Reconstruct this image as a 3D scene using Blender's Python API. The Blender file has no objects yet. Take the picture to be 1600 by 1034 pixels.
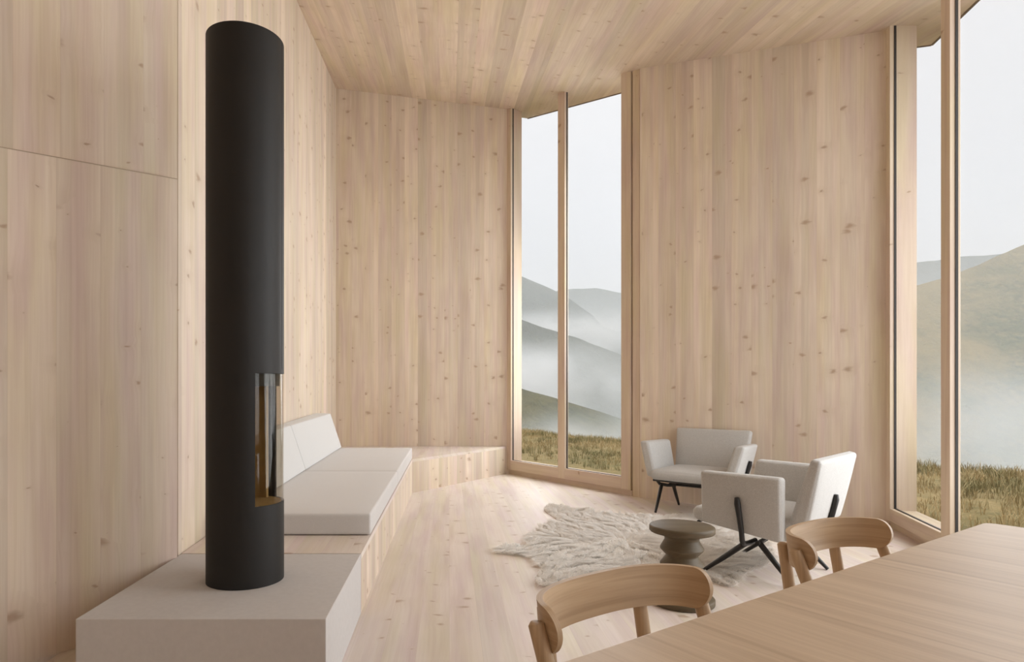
import bpy, bmesh, math, random
import numpy as np
from mathutils import Vector, Matrix, noise as mnoise

random.seed(7)
scene = bpy.context.scene
COL = scene.collection

# ------------------------------------------------------------------ camera, sky, exposure
H = 1.15                      # eye height
cam_d = bpy.data.cameras.new('camera')
cam = bpy.data.objects.new('camera', cam_d)
COL.objects.link(cam)
cam.location = (0, 0, H)
cam.rotation_euler = (math.pi / 2, 0, 0)
cam_d.sensor_fit = 'HORIZONTAL'
cam_d.sensor_width = 36.0
cam_d.lens = 36.0 * 980 / 1600
cam_d.shift_x = (800 - 702) / 1600
cam_d.shift_y = (608 - 517) / 1600
cam_d.clip_start = 0.02
cam_d.clip_end = 4000
scene.camera = cam

SKY_LOW = (0.84, 0.86, 0.88, 1)
SKY_HIGH = (0.97, 0.965, 0.96, 1)
SKY_BOOST = 2.4
world = bpy.data.worlds.new('overcast_sky')
scene.world = world
world.use_nodes = True
wn = world.node_tree
wn.nodes.clear()
w_out = wn.nodes.new('ShaderNodeOutputWorld')
w_bg = wn.nodes.new('ShaderNodeBackground')
w_tc = wn.nodes.new('ShaderNodeTexCoord')
w_sep = wn.nodes.new('ShaderNodeSeparateXYZ')
w_ramp = wn.nodes.new('ShaderNodeValToRGB')
w_noise = wn.nodes.new('ShaderNodeTexNoise')
w_noise.inputs['Scale'].default_value = 2.2
w_noise.inputs['Detail'].default_value = 5
w_map = wn.nodes.new('ShaderNodeMapRange')
w_map.inputs['From Min'].default_value = 0.3
w_map.inputs['From Max'].default_value = 0.7
w_map.inputs['To Min'].default_value = 0.94
w_map.inputs['To Max'].default_value = 1.05
w_boost = wn.nodes.new('ShaderNodeMapRange')          # an overcast sky grows brighter towards the zenith
w_boost.interpolation_type = 'SMOOTHSTEP'
w_boost.inputs['From Min'].default_value = 0.50
w_boost.inputs['From Max'].default_value = 0.85
w_boost.inputs['To Min'].default_value = 1.0
w_boost.inputs['To Max'].default_value = SKY_BOOST
w_mul = wn.nodes.new('ShaderNodeMath')
w_mul.operation = 'MULTIPLY'
wn.links.new(w_tc.outputs['Generated'], w_sep.inputs[0])
wn.links.new(w_sep.outputs['Z'], w_ramp.inputs[0])
e = w_ramp.color_ramp.elements
e[0].position = 0.0
e[0].color = (0.70, 0.73, 0.75, 1)
e[1].position = 0.6
e[1].color = SKY_HIGH
k = w_ramp.color_ramp.elements.new(0.22)
k.color = (0.83, 0.855, 0.90, 1)
k = w_ramp.color_ramp.elements.new(0.42)
k.color = (0.925, 0.93, 0.955, 1)
wn.links.new(w_tc.outputs['Generated'], w_noise.inputs['Vector'])
wn.links.new(w_noise.outputs['Fac'], w_map.inputs['Value'])
wn.links.new(w_sep.outputs['Z'], w_boost.inputs['Value'])
wn.links.new(w_map.outputs[0], w_mul.inputs[0])
wn.links.new(w_boost.outputs[0], w_mul.inputs[1])
wn.links.new(w_ramp.outputs[0], w_bg.inputs['Color'])
wn.links.new(w_mul.outputs[0], w_bg.inputs['Strength'])
wn.links.new(w_bg.outputs[0], w_out.inputs[0])


def sun(name, direction, strength, angle, color):
    d = bpy.data.lights.new(name, 'SUN')
    d.energy = strength
    d.angle = math.radians(angle)
    d.color = color
    o = bpy.data.objects.new(name, d)
    COL.objects.link(o)
    o.rotation_euler = Vector(direction).to_track_quat('-Z', 'Y').to_euler()
    o.location = (6, 6, 12)
    return o


SUN_STRENGTH = 0.6
sun('veiled_sun', (-0.80, -0.33, -0.50), SUN_STRENGTH, 70, (1.0, 0.98, 0.95))

def daylight(name, centre, normal, w, h, radiance, color=(1, 1, 1), spread=180):
    """area lamp added just outside a window, facing in, to strengthen its skylight"""
    d = bpy.data.lights.new(name, 'AREA')
    d.shape = 'RECTANGLE'
    d.size, d.size_y = w, h
    d.energy = radiance * math.pi * w * h
    d.spread = math.radians(spread)
    d.color = color
    d.specular_factor = 0.0
    o = bpy.data.objects.new(name, d)
    COL.objects.link(o)
    o.location = centre
    o.rotation_euler = Vector(normal).to_track_quat('-Z', 'Z').to_euler()
    return o


daylight('daylight_back_window', (1.403 + .836 * .55, 7.594 + .548 * .55, 2.25), (-.836, -.548, 0), 2.0, 4.1, 4.0, (0.97, 0.985, 1.0), 165)
daylight('daylight_side_window', (3.12 + .957 * .55, 3.47 - .291 * .55, 2.0), (-.957, .291, 0), 3.5, 3.6, 3.05, (0.97, 0.985, 1.0), 148)
daylight('fill_added_window', (2.45 + .24, -0.85, 1.75), (-1, 0, 0), 3.1, 3.0, 2.3, (0.98, 0.99, 1.0), 150)  # added fill lamp at the made-up window, brightening the cabinet panel

scene.view_settings.view_transform = 'Standard'
scene.view_settings.look = 'None'
scene.view_settings.gamma = 1
scene.view_settings.exposure = 0.0
scene.view_settings.use_curve_mapping = False
cy = scene.cycles
cy.use_denoising = True
cy.use_adaptive_sampling = True
cy.adaptive_threshold = 0.035
cy.max_bounces = 14
cy.diffuse_bounces = 7
cy.glossy_bounces = 4
cy.transparent_max_bounces = 24
cy.volume_bounces = 2
cy.volume_step_rate = 2.5
cy.volume_max_steps = 128
cy.sample_clamp_indirect = 6
cy.caustics_reflective = False
cy.caustics_refractive = False


# ------------------------------------------------------------------ helpers
def link(o, parent=None):
    COL.objects.link(o)
    if parent is not None:
        o.parent = parent
    return o


def tag(o, label=None, cat=None, group=None, kind=None):
    if label:
        o['label'] = label
    if cat:
        o['category'] = cat
    if group:
        o['group'] = group
    if kind:
        o['kind'] = kind
    return o


def empty(name, loc=(0, 0, 0), rz=0.0):
    o = bpy.data.objects.new(name, None)
    o.location = loc
    o.rotation_euler = (0, 0, rz)
    o.empty_display_size = 0.1
    return link(o)


class MB:
    """collects vertices and faces, then links them as one mesh object"""

    def __init__(self):
        self.v = []
        self.f = []

    def add(self, verts, faces):
        b = len(self.v)
        self.v += [tuple(p) for p in verts]
        self.f += [tuple(b + i for i in q) for q in faces]
        return self

    def hexa(self, c):
        """c: bottom 4 (ccw), top 4 (ccw)"""
        return self.add(c, [(3, 2, 1, 0), (4, 5, 6, 7), (0, 1, 5, 4), (1, 2, 6, 5), (2, 3, 7, 6), (3, 0, 4, 7)])

    def box(self, x0, x1, y0, y1, z0, z1):
        return self.hexa([(x0, y0, z0), (x1, y0, z0), (x1, y1, z0), (x0, y1, z0),
                          (x0, y0, z1), (x1, y0, z1), (x1, y1, z1), (x0, y1, z1)])

    def prism(self, poly, zb, zt):
        """poly: ccw list of xy; zb, zt: number or function(x, y)"""
        fb = zb if callable(zb) else (lambda x, y: zb)
        ft = zt if callable(zt) else (lambda x, y: zt)
        n = len(poly)
        vs = [(x, y, fb(x, y)) for x, y in poly] + [(x, y, ft(x, y)) for x, y in poly]
        fs = [tuple(range(n - 1, -1, -1)), tuple(range(n, 2 * n))]
        fs += [(i, (i + 1) % n, n + (i + 1) % n, n + i) for i in range(n)]
        return self.add(vs, fs)

    def tube(self, pts, rad, seg=12, flat=1.0):
        """round bar through pts; rad: number or one per point"""
        pts = [Vector(p) for p in pts]
        n = len(pts)
        rad = rad if isinstance(rad, (list, tuple)) else [rad] * n
        b = len(self.v)
        up = None
        for i, p in enumerate(pts):
            t = (pts[min(i + 1, n - 1)] - pts[max(i - 1, 0)]).normalized()
            if up is None:
                up = t.orthogonal().normalized()
            up = (up - t * up.dot(t)).normalized()
            sd = t.cross(up)
            for k in range(seg):
                a = 2 * math.pi * k / seg
                self.v.append(tuple(p + (up * math.cos(a) + sd * math.sin(a) * flat) * rad[i]))
        for i in range(n - 1):
            for k in range(seg):
                k2 = (k + 1) % seg
                self.f.append((b + i * seg + k, b + i * seg + k2, b + (i + 1) * seg + k2, b + (i + 1) * seg + k))
        self.f.append(tuple(b + k for k in range(seg - 1, -1, -1)))
        self.f.append(tuple(b + (n - 1) * seg + k for k in range(seg)))
        return self

    def lathe(self, prof, seg=64, c=(0, 0)):
        b = len(self.v)
        n = len(prof)
        for r, z in prof:
            for k in range(seg):
                a = 2 * math.pi * k / seg
                self.v.append((c[0] + r * math.cos(a), c[1] + r * math.sin(a), z))
        for i in range(n - 1):
            for k in range(seg):
                k2 = (k + 1) % seg
                self.f.append((b + i * seg + k, b + i * seg + k2, b + (i + 1) * seg + k2, b + (i + 1) * seg + k))
        self.f.append(tuple(b + k for k in range(seg - 1, -1, -1)))
        self.f.append(tuple(b + (n - 1) * seg + k for k in range(seg)))
        return self

    def build(self, name, mat, parent=None, smooth=False, bevel=0.0, bseg=2, uv=None, angle=40):
        me = bpy.data.meshes.new(name)
        me.from_pydata(self.v, [], self.f)
        bm = bmesh.new()
        bm.from_mesh(me)
        bmesh.ops.recalc_face_normals(bm, faces=bm.faces)
        bm.to_mesh(me)
        bm.free()
        me.materials.append(mat)
        if smooth:
            me.polygons.foreach_set('use_smooth', [True] * len(me.polygons))
            me.set_sharp_from_angle(angle=math.radians(angle))
        o = link(bpy.data.objects.new(name, me), parent)
        if uv:
            uvproj(o, *uv)
        if bevel:
            m = o.modifiers.new('edge', 'BEVEL')
            m.width = bevel
            m.segments = bseg
            m.limit_method = 'ANGLE'
            m.angle_limit = math.radians(35)
            if smooth:
                m.harden_normals = True
        return o


def uvproj(o, across, along):
    """uv in metres: u across the boards, v along the grain"""
    me = o.data
    a, l = Vector(across).normalized(), Vector(along).normalized()
    t = a.cross(l)
    lay = me.uv_layers.new(name='grain')
    for lp in me.loops:
        p = me.vertices[lp.vertex_index].co
        lay.data[lp.index].uv = (p.dot(a) + 0.73 * p.dot(t), p.dot(l))


def cushion(c, r=0.03, bulge=0.0, n=10, faces='xyz'):
    """a soft rounded block filling the hexahedron c (bottom 4 ccw, top 4 ccw)"""
    c = [Vector(p) for p in c]
    ex = ((c[1] - c[0]).length + (c[6] - c[7]).length) / 2
    ey = ((c[3] - c[0]).length + (c[6] - c[5]).length) / 2
    ez = ((c[4] - c[0]).length + (c[6] - c[2]).length) / 2
    hx, hy, hz = ex / 2, ey / 2, ez / 2

    def lines(h):
        rr = min(r, h * 0.95)
        edge = [rr * (1 - math.cos(math.pi / 2 * i / 4)) for i in range(5)]
        mid = [rr + (2 * h - 2 * rr) * i / n for i in range(1, n)]
        return [-h + x for x in edge] + [-h + x for x in mid] + [h - x for x in reversed(edge)]
    L = {'x': lines(hx), 'y': lines(hy), 'z': lines(hz)}
    hh = Vector((hx, hy, hz))
    mb = MB()
    index = {}

    def vert(p):
        key = (round(p[0], 5), round(p[1], 5), round(p[2], 5))
        if key in index:
            return index[key]
        q = Vector(p)
        inner = Vector([max(-(hh[i] - min(r, hh[i] * .95)), min(hh[i] - min(r, hh[i] * .95), q[i])) for i in range(3)])
        d = q - inner
        if d.length > 1e-9:
            m = max(abs(d.x), abs(d.y), abs(d.z))
            d = d.normalized() * min(r, m if m else r)
        q2 = inner + d
        nx, ny, nz = q.x / hx, q.y / hy, q.z / hz
        for i, ax in enumerate('xyz'):
            if ax in faces:
                a, b_ = [(ny, nz), (nx, nz), (nx, ny)][i]
                w = max(0, 1 - a * a) * max(0, 1 - b_ * b_)
                q2[i] += bulge * math.sqrt(w) * [nx, ny, nz][i]
        u, v, w = (q2.x / hx + 1) / 2, (q2.y / hy + 1) / 2, (q2.z / hz + 1) / 2
        bot = (c[0] * (1 - u) + c[1] * u) * (1 - v) + (c[3] * (1 - u) + c[2] * u) * v
        top = (c[4] * (1 - u) + c[5] * u) * (1 - v) + (c[7] * (1 - u) + c[6] * u) * v
        index[key] = len(mb.v)
        mb.v.append(tuple(bot * (1 - w) + top * w))
        return index[key]
    for s in (-1, 1):
        for (A, B, mk) in (('y', 'z', lambda a, b: (s * hx, a, b)), ('x', 'z', lambda a, b: (a, s * hy, b)), ('x', 'y', lambda a, b: (a, b, s * hz))):
            for i in range(len(L[A]) - 1):
                for j in range(len(L[B]) - 1):
                    a0, a1, b0, b1 = L[A][i], L[A][i + 1], L[B][j], L[B][j + 1]
                    q = [vert(mk(a0, b0)), vert(mk(a1, b0)), vert(mk(a1, b1)), vert(mk(a0, b1))]
                    if len(set(q)) == 4:
                        mb.f.append(tuple(q))
    return mb


# ------------------------------------------------------------------ materials
class NT:
    def __init__(self, name):
        self.m = bpy.data.materials.new(name)
        self.m.use_nodes = True
        self.t = self.m.node_tree
        self.t.nodes.clear()
        self.out = self.n('ShaderNodeOutputMaterial')

    def n(self, typ, **kw):
        nd = self.t.nodes.new(typ)
        for k_, v_ in kw.items():
            setattr(nd, k_, v_)
        return nd

    def put(self, sock, val):
        if hasattr(val, 'is_output'):
            self.t.links.new(val, sock)
        else:
            sock.default_value = val

    def math(self, op, a, b=0.0, c=None, clamp=False):
        nd = self.n('ShaderNodeMath', operation=op, use_clamp=clamp)
        self.put(nd.inputs[0], a)
        self.put(nd.inputs[1], b)
        if c is not None:
            self.put(nd.inputs[2], c)
        return nd.outputs[0]

    def comb(self, x, y, z=0.0):
        nd = self.n('ShaderNodeCombineXYZ')
        for s, v_ in zip(nd.inputs, (x, y, z)):
            self.put(s, v_)
        return nd.outputs[0]

    def noise(self, vec, scale, detail=2.0, rough=0.5, dist=0.0):
        nd = self.n('ShaderNodeTexNoise')
        self.put(nd.inputs['Vector'], vec)
        nd.inputs['Scale'].default_value = scale
        nd.inputs['Detail'].default_value = detail
        nd.inputs['Roughness'].default_value = rough
        nd.inputs['Distortion'].default_value = dist
        return nd.outputs['Fac']

    def rng(self, v_, a, b, c, d, smooth=False):
        nd = self.n('ShaderNodeMapRange')
        if smooth:
            nd.interpolation_type = 'SMOOTHSTEP'
        self.put(nd.inputs['Value'], v_)
        for nm, x in (('From Min', a), ('From Max', b), ('To Min', c), ('To Max', d)):
            self.put(nd.inputs[nm], x)
        return nd.outputs[0]

    def mix(self, fac, a, b, blend='MIX'):
        nd = self.n('ShaderNodeMix', data_type='RGBA', blend_type=blend)
        self.put(nd.inputs[0], fac)
        self.put(nd.inputs[6], a)
        self.put(nd.inputs[7], b)
        return nd.outputs[2]

    def mapping(self, vec, loc, scl):
        nd = self.n('ShaderNodeMapping')
        self.put(nd.inputs['Vector'], vec)
        nd.inputs['Location'].default_value = loc
        nd.inputs['Scale'].default_value = scl
        return nd.outputs[0]

    def bump(self, h, strength=0.2, dist=0.01):
        nd = self.n('ShaderNodeBump')
        nd.inputs['Strength'].default_value = strength
        nd.inputs['Distance'].default_value = dist
        self.put(nd.inputs['Height'], h)
        return nd.outputs[0]

    def bsdf(self, color, rough=0.6, normal=None, **kw):
        b = self.n('ShaderNodeBsdfPrincipled')
        self.put(b.inputs['Base Color'], color)
        self.put(b.inputs['Roughness'], rough)
        if normal is not None:
            self.put(b.inputs['Normal'], normal)
        for k_, v_ in kw.items():
            self.put(b.inputs[k_], v_)
        self.t.links.new(b.outputs[0], self.out.inputs['Surface'])
        return b


def rgb(r, g, b):
    return (r, g, b, 1.0)


def spruce(name, light, dark, knot, w=0.18, knot_scale=4.6, knot_r=0.115, rough=0.62, tone=0.11, spec=0.25, streak=0.62):
    m = NT(name)
    uvn = m.n('ShaderNodeUVMap', uv_map='grain')
    sep = m.n('ShaderNodeSeparateXYZ')
    m.put(sep.inputs[0], uvn.outputs[0])
    u, v = sep.outputs[0], sep.outputs[1]
    idx = m.math('FLOOR', m.math('DIVIDE', u, w))
    wnz = m.n('ShaderNodeTexWhiteNoise', noise_dimensions='1D')
    m.put(wnz.inputs['W'], idx)
    rnd = wnz.outputs['Value']
    idx2 = m.math('FLOOR', m.math('DIVIDE', u, w / 3.0))
    wn2 = m.n('ShaderNodeTexWhiteNoise', noise_dimensions='1D')
    m.put(wn2.inputs['W'], m.math('ADD', idx2, 0.37))
    off = m.math('MULTIPLY', rnd, 17.0)
    # a knot in a voronoi cell, moved along by board
    wsm = m.math('MULTIPLY', m.math('SUBTRACT', m.noise(m.comb(m.math('MULTIPLY', u, 9.0), m.math('MULTIPLY', v, 30.0), 2.0), 1.0, 2), 0.5), 0.06)
    kv = m.comb(m.math('ADD', m.math('ADD', m.math('MULTIPLY', u, 0.72), wsm), off), m.math('ADD', m.math('MULTIPLY', v, 1.0), off), 0.0)
    vo = m.n('ShaderNodeTexVoronoi', feature='F1', voronoi_dimensions='2D')
    m.put(vo.inputs['Vector'], kv)
    vo.inputs['Scale'].default_value = knot_scale
    dist = vo.outputs['Distance']
    csep = m.n('ShaderNodeSeparateColor')
    m.put(csep.inputs[0], vo.outputs['Color'])
    rr = m.math('MULTIPLY', m.math('POWER', csep.outputs[0], 1.5), knot_r * 1.5)
    wob = m.noise(m.comb(u, v), 40.0, 2)
    d2 = m.math('ADD', dist, m.math('MULTIPLY', m.math('SUBTRACT', wob, 0.5), 0.05))
    kn = m.rng(d2, m.math('MULTIPLY', rr, 0.15), rr, 1.0, 0.0, True)
    halo = m.rng(dist, 0.0, m.math('MULTIPLY', rr, 4.0), 1.0, 0.0, True)
    # grain, bending round the knots
    bend = m.math('MULTIPLY', halo, 0.012)
    gu = m.math('ADD', u, bend)
    g1 = m.noise(m.comb(m.math('MULTIPLY', gu, 75.0), m.math('ADD', m.math('MULTIPLY', v, 1.6), off), off), 1.0, 4, 0.6, 0.4)
    g2 = m.noise(m.comb(m.math('MULTIPLY', gu, 15.0), m.math('ADD', m.math('MULTIPLY', v, 0.55), off), off), 1.0, 3, 0.55, 0.8)
    g3 = m.noise(m.comb(m.math('MULTIPLY', u, 2.0), m.math('MULTIPLY', v, 0.9), 3.0), 1.0, 2)
    fac = m.math('ADD', m.math('MULTIPLY', m.rng(g2, 0.32, 0.68, 0.0, 1.0), 0.50), m.math('MULTIPLY', m.rng(g1, 0.34, 0.66, 0.0, 1.0), 0.60))
    base = m.mix(m.math('MULTIPLY', fac, streak), light, dark)
    tint = m.mix(m.math('MULTIPLY', wn2.outputs['Value'], 0.30), base, m.mix(1.0, base, rgb(0.93, 0.86, 0.90), 'MULTIPLY'))
    br = m.math('ADD', m.math('MULTIPLY', m.math('SUBTRACT', rnd, 0.5), tone * 2), m.math('MULTIPLY', m.math('SUBTRACT', g3, 0.5), 0.22))
    br = m.math('ADD', br, m.math('MULTIPLY', m.math('SUBTRACT', wn2.outputs['Value'], 0.5), tone))
    hs = m.n('ShaderNodeHueSaturation')
    m.put(hs.inputs['Value'], m.math('ADD', br, 1.0))
    m.put(hs.inputs['Color'], tint)
    st1 = m.noise(m.comb(m.math('MULTIPLY', u, 9.0), m.math('ADD', m.math('MULTIPLY', v, 0.9), off), 7.0), 1.0, 3, 0.5)
    st2 = m.noise(m.comb(m.math('MULTIPLY', u, 7.0), m.math('ADD', m.math('MULTIPLY', v, 0.7), off), 17.0), 1.0, 3, 0.5)
    c0 = m.mix(m.rng(st1, 0.45, 0.66, 0.0, 1.0), hs.outputs[0], m.mix(1.0, hs.outputs[0], rgb(0.92, 0.87, 0.93), 'MULTIPLY'))
    c0 = m.mix(m.rng(st2, 0.45, 0.66, 0.0, 1.0), c0, m.mix(1.0, c0, rgb(0.95, 0.96, 0.86), 'MULTIPLY'))
    c1 = m.mix(m.math('MULTIPLY', halo, 0.35), c0, dark)
    c2 = m.mix(m.math('MULTIPLY', kn, 0.72), c1, knot)
    # board joints
    fr = m.math('FRACT', m.math('DIVIDE', u, w))
    edge = m.math('MINIMUM', fr, m.math('SUBTRACT', 1.0, fr))
    jt = m.rng(edge, 0.0, 0.012, 1.0, 0.0)
    c3 = m.mix(m.math('MULTIPLY', jt, 0.16), c2, knot)
    hgt = m.math('SUBTRACT', m.math('MULTIPLY', g1, 0.15), m.math('MULTIPLY', jt, 0.5))
    m.bsdf(c3, rough, m.bump(hgt, 0.15, 0.004), **{'Specular IOR Level': spec})
    return m.m


def oak(name, light, dark, scale=1.0, rough=0.45, spec=0.35, coord='UV'):
    m = NT(name)
    if coord == 'UV':
        src = m.n('ShaderNodeUVMap', uv_map='grain').outputs[0]
    else:
        src = m.n('ShaderNodeTexCoord').outputs['Object']
    sep = m.n('ShaderNodeSeparateXYZ')
    m.put(sep.inputs[0], src)
    u, v = sep.outputs[0], sep.outputs[1]
    g1 = m.noise(m.comb(m.math('MULTIPLY', u, 130.0 * scale), m.math('MULTIPLY', v, 3.0 * scale), 0.0), 1.0, 4, 0.65, 0.3)
    g2 = m.noise(m.comb(m.math('MULTIPLY', u, 22.0 * scale), m.math('MULTIPLY', v, 0.8 * scale), 4.0), 1.0, 4, 0.6, 1.0)
    g3 = m.noise(m.comb(m.math('MULTIPLY', u, 55.0 * scale), m.math('MULTIPLY', v, 1.2 * scale), 9.0), 1.0, 2, 0.5, 0.2)
    f = m.math('ADD', m.math('MULTIPLY', m.rng(g1, 0.35, 0.7, 0.0, 1.0), 0.35), m.math('MULTIPLY', m.rng(g2, 0.3, 0.7, 0.0, 1.0), 0.65))
    c = m.mix(f, light, dark)
    line = m.rng(g3, 0.56, 0.70, 0.0, 0.55)
    c = m.mix(line, c, m.mix(1.0, dark, rgb(0.8, 0.76, 0.72), 'MULTIPLY'))
    m.bsdf(c, rough, m.bump(g1, 0.12, 0.002), **{'Specular IOR Level': spec})
    return m.m


def fabric(name, col, scale=420.0, amount=0.14, rough=0.95, weave=0.35):
    m = NT(name)
    tc = m.n('ShaderNodeTexCoord').outputs['Object']
    a = m.noise(tc, scale, 2, 0.6)
    b = m.noise(tc, 60.0, 3, 0.6)
    c = m.noise(tc, 3.0, 2, 0.5)
    br = m.math('ADD', 1.0, m.math('MULTIPLY', m.math('SUBTRACT', a, 0.5), amount * 3))
    br = m.math('ADD', br, m.math('MULTIPLY', m.math('SUBTRACT', b, 0.5), amount * 0.8))
    br = m.math('ADD', br, m.math('MULTIPLY', m.math('SUBTRACT', c, 0.5), amount * 0.5))
    hs = m.n('ShaderNodeHueSaturation')
    m.put(hs.inputs['Value'], br)
    hs.inputs['Color'].default_value = col
    m.bsdf(hs.outputs[0], rough, m.bump(a, weave, 0.003), **{'Specular IOR Level': 0.1, 'Sheen Weight': 0.15})
    return m.m


def plain(name, col, rough=0.5, metal=0.0, spec=0.5, mottled=0.05, scale=6.0):
    m = NT(name)
    tc = m.n('ShaderNodeTexCoord').outputs['Object']
    a = m.noise(tc, scale, 4, 0.6)
    hs = m.n('ShaderNodeHueSaturation')
    m.put(hs.inputs['Value'], m.math('ADD', 1.0, m.math('MULTIPLY', m.math('SUBTRACT', a, 0.5), mottled * 2)))
    hs.inputs['Color'].default_value = col
    m.bsdf(hs.outputs[0], rough, **{'Metallic': metal, 'Specular IOR Level': spec})
    return m.m


def pane_glass(name, tint=(1, 1, 1, 1), refl=1.0):
    m = NT(name)
    tr = m.n('ShaderNodeBsdfTransparent')
    tr.inputs[0].default_value = tint
    gl = m.n('ShaderNodeBsdfGlossy')
    gl.inputs['Roughness'].default_value = 0.01
    fr = m.n('ShaderNodeFresnel')
    m.put(fr.inputs['IOR'], m.rng(m.n('ShaderNodeNewGeometry').outputs['Backfacing'], 0.0, 1.0, 1.5, 1 / 1.5))   # thin pane: no total reflection on the way out
    mx = m.n('ShaderNodeMixShader')
    m.put(mx.inputs[0], m.math('MULTIPLY', fr.outputs[0], refl))
    m.put(mx.inputs[1], tr.outputs[0])
    m.put(mx.inputs[2], gl.outputs[0])
    m.put(m.out.inputs['Surface'], mx.outputs[0])
    return m.m


KNOT = rgb(0.37, 0.25, 0.165)
M_WALL = spruce('spruce_wall', rgb(0.715, 0.63, 0.52), rgb(0.58, 0.475, 0.37), KNOT)
M_CEIL = spruce('spruce_ceiling', rgb(0.69, 0.59, 0.47), rgb(0.55, 0.44, 0.33), KNOT)
M_FLOOR = spruce('spruce_floor', rgb(0.73, 0.67, 0.605), rgb(0.62, 0.54, 0.47), KNOT, w=0.145, tone=0.05, rough=0.5, spec=0.3)
M_TRIM = spruce('spruce_trim', rgb(0.71, 0.61, 0.49), rgb(0.575, 0.46, 0.35), KNOT, w=0.9, knot_scale=2.6, knot_r=0.06, tone=0.03)
M_DRIP = plain('brown_drip_strip', rgb(0.16, 0.12, 0.085), 0.7)
M_SHADE_LINE = plain('painted_shade_line', rgb(0.43, 0.345, 0.255), 0.8)  # brown standing in for the shade line along the cabinet panel
M_STONE = plain('grey_plaster', rgb(0.54, 0.52, 0.505), 0.85, spec=0.2, mottled=0.08, scale=40)
M_BLACK = plain('black_steel', rgb(0.012, 0.011, 0.010), 0.55, spec=0.35, mottled=0.2)
M_RODS = plain('black_rod', rgb(0.012, 0.011, 0.011), 0.4, spec=0.5)
M_GASKET = plain('dark_gasket', rgb(0.03, 0.027, 0.025), 0.6)
M_LINING = plain('tan_firebrick', rgb(0.36, 0.25, 0.11), 0.9, spec=0.1, mottled=0.2, scale=18)
M_CUSHION = fabric('warm_white_cloth', rgb(0.59, 0.575, 0.56), 300, 0.05, weave=0.15)
M_BACKC = fabric('white_cloth', rgb(0.63, 0.635, 0.63), 300, 0.05, weave=0.15)
M_BOUCLE = fabric('pale_grey_wool', rgb(0.49, 0.485, 0.47), 230, 0.2, weave=0.5)
M_OAK = oak('oak_chair', rgb(0.55, 0.40, 0.255), rgb(0.38, 0.26, 0.155))
M_TABLE = oak('oak_table', rgb(0.63, 0.505, 0.37), rgb(0.46, 0.345, 0.235), 0.8, 0.42, 0.4)
M_WALNUT = oak('dark_stool_wood', rgb(0.135, 0.105, 0.064), rgb(0.085, 0.063, 0.037), 0.7, 0.5, 0.3)
M_GLASS = pane_glass('window_glass', (1, 1, 1, 1), 0.25)
M_STOVEGLASS = pane_glass('stove_glass', (0.86, 0.84, 0.80, 1), 0.55)


def fur_material():
    m = NT('sheepskin')
    tc = m.n('ShaderNodeTexCoord').outputs['Object']
    a = m.noise(tc, 7.0, 3, 0.6)
    b = m.noise(tc, 60.0, 2, 0.6)
    c = m.mix(m.rng(a, 0.35, 0.65, 0, 1), rgb(0.965, 0.952, 0.93), rgb(0.94, 0.92, 0.89))
    c = m.mix(m.rng(b, 0.5, 0.8, 0, 0.3), c, rgb(0.85, 0.80, 0.73))
    isl = m.n('ShaderNodeNewGeometry').outputs['Random Per Island']
    hs = m.n('ShaderNodeHueSaturation')
    m.put(hs.inputs['Value'], m.rng(isl, 0.0, 1.0, 0.91, 1.05))
    m.put(hs.inputs['Color'], c)
    c = hs.outputs[0]
    d = m.n('ShaderNodeBsdfDiffuse')
    t = m.n('ShaderNodeBsdfTranslucent')
    m.put(d.inputs[0], c)
    m.put(t.inputs[0], c)
    x = m.n('ShaderNodeMixShader')
    x.inputs[0].default_value = 0.5
    m.put(x.inputs[1], d.outputs[0])
    m.put(x.inputs[2], t.outputs[0])
    m.put(m.out.inputs['Surface'], x.outputs[0])
    return m.m


M_FUR = fur_material()


# ------------------------------------------------------------------ the room: plan
P0 = (-1.542, 8.538)
P1 = (0.784, 8.538)
P2 = (2.022, 6.649)
P3 = (3.665, 5.266)
W2D = Vector((-0.291, -0.957))
W2LEN = 3.75
P4 = (P3[0] + W2D.x * W2LEN, P3[1] + W2D.y * W2LEN)
P5 = (2.45, 0.75)
P6 = (2.45, -2.6)
P7 = (-3.2, -2.6)
PA = (-1.378, 3.178)                      # where the cabinet wall meets the bench wall
CAB = Vector((-0.303, -0.358)).normalized()
P8 = (PA[0] + CAB.x * 2.387, PA[1] + CAB.y * 2.387)


def ceil_z(x, y):
    return 3.874 - 0.121 * x + 0.1385 * y


def wall(name, a, b, t=0.19, z0=-0.25, mat=M_WALL, e0=0.0, e1=0.0):
    """wall from a to b with the room on its right-hand side; thickness outward (left)"""
    a, b = Vector(a), Vector(b)
    d = (b - a).normalized()
    n = Vector((-d.y, d.x))
    a = a - d * e0
    b = b + d * e1
    q = [a, b, b + n * t, a + n * t]
    o = MB().prism([tuple(p) for p in q], z0, lambda x, y: ceil_z(x, y) + 0.05).build(name, mat, uv=((d.x, d.y, 0), (0, 0, 1)))
    return tag(o, kind='structure')


wall('wall_left', (-1.380, 3.192), P0, e1=0.19)
wall('wall_back', P0, P1, e1=0.1)
wall('wall_right', P2, P3, t=0.19, e1=0.1)
wall('wall_side', P4, P5, t=0.19)
wall('wall_corner', (2.45, -2.45), P6)
wall('wall_rear', P6, P7)
wall('wall_west', P7, P8)
wall('wall_cabinet', P8, PA, t=0.12, e1=0.0)

# cabinet panel: the lower, slightly proud half of the cabinet wall
cd = -CAB
cn = Vector((cd.y, -cd.x))
a0 = Vector(P8)
b0 = Vector(PA) - cd * 0.020
q = [a0, a0 + cn * 0.040, b0 + cn * 0.040, b0]
o = MB().prism([tuple(p) for p in q], 0.0, lambda x, y: 2.207 + 0.103 * (y - 3.178)).build('trim_1', M_WALL, uv=((cd.x, cd.y, 0), (0, 0, 1)))
tag(o, kind='structure')

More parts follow.
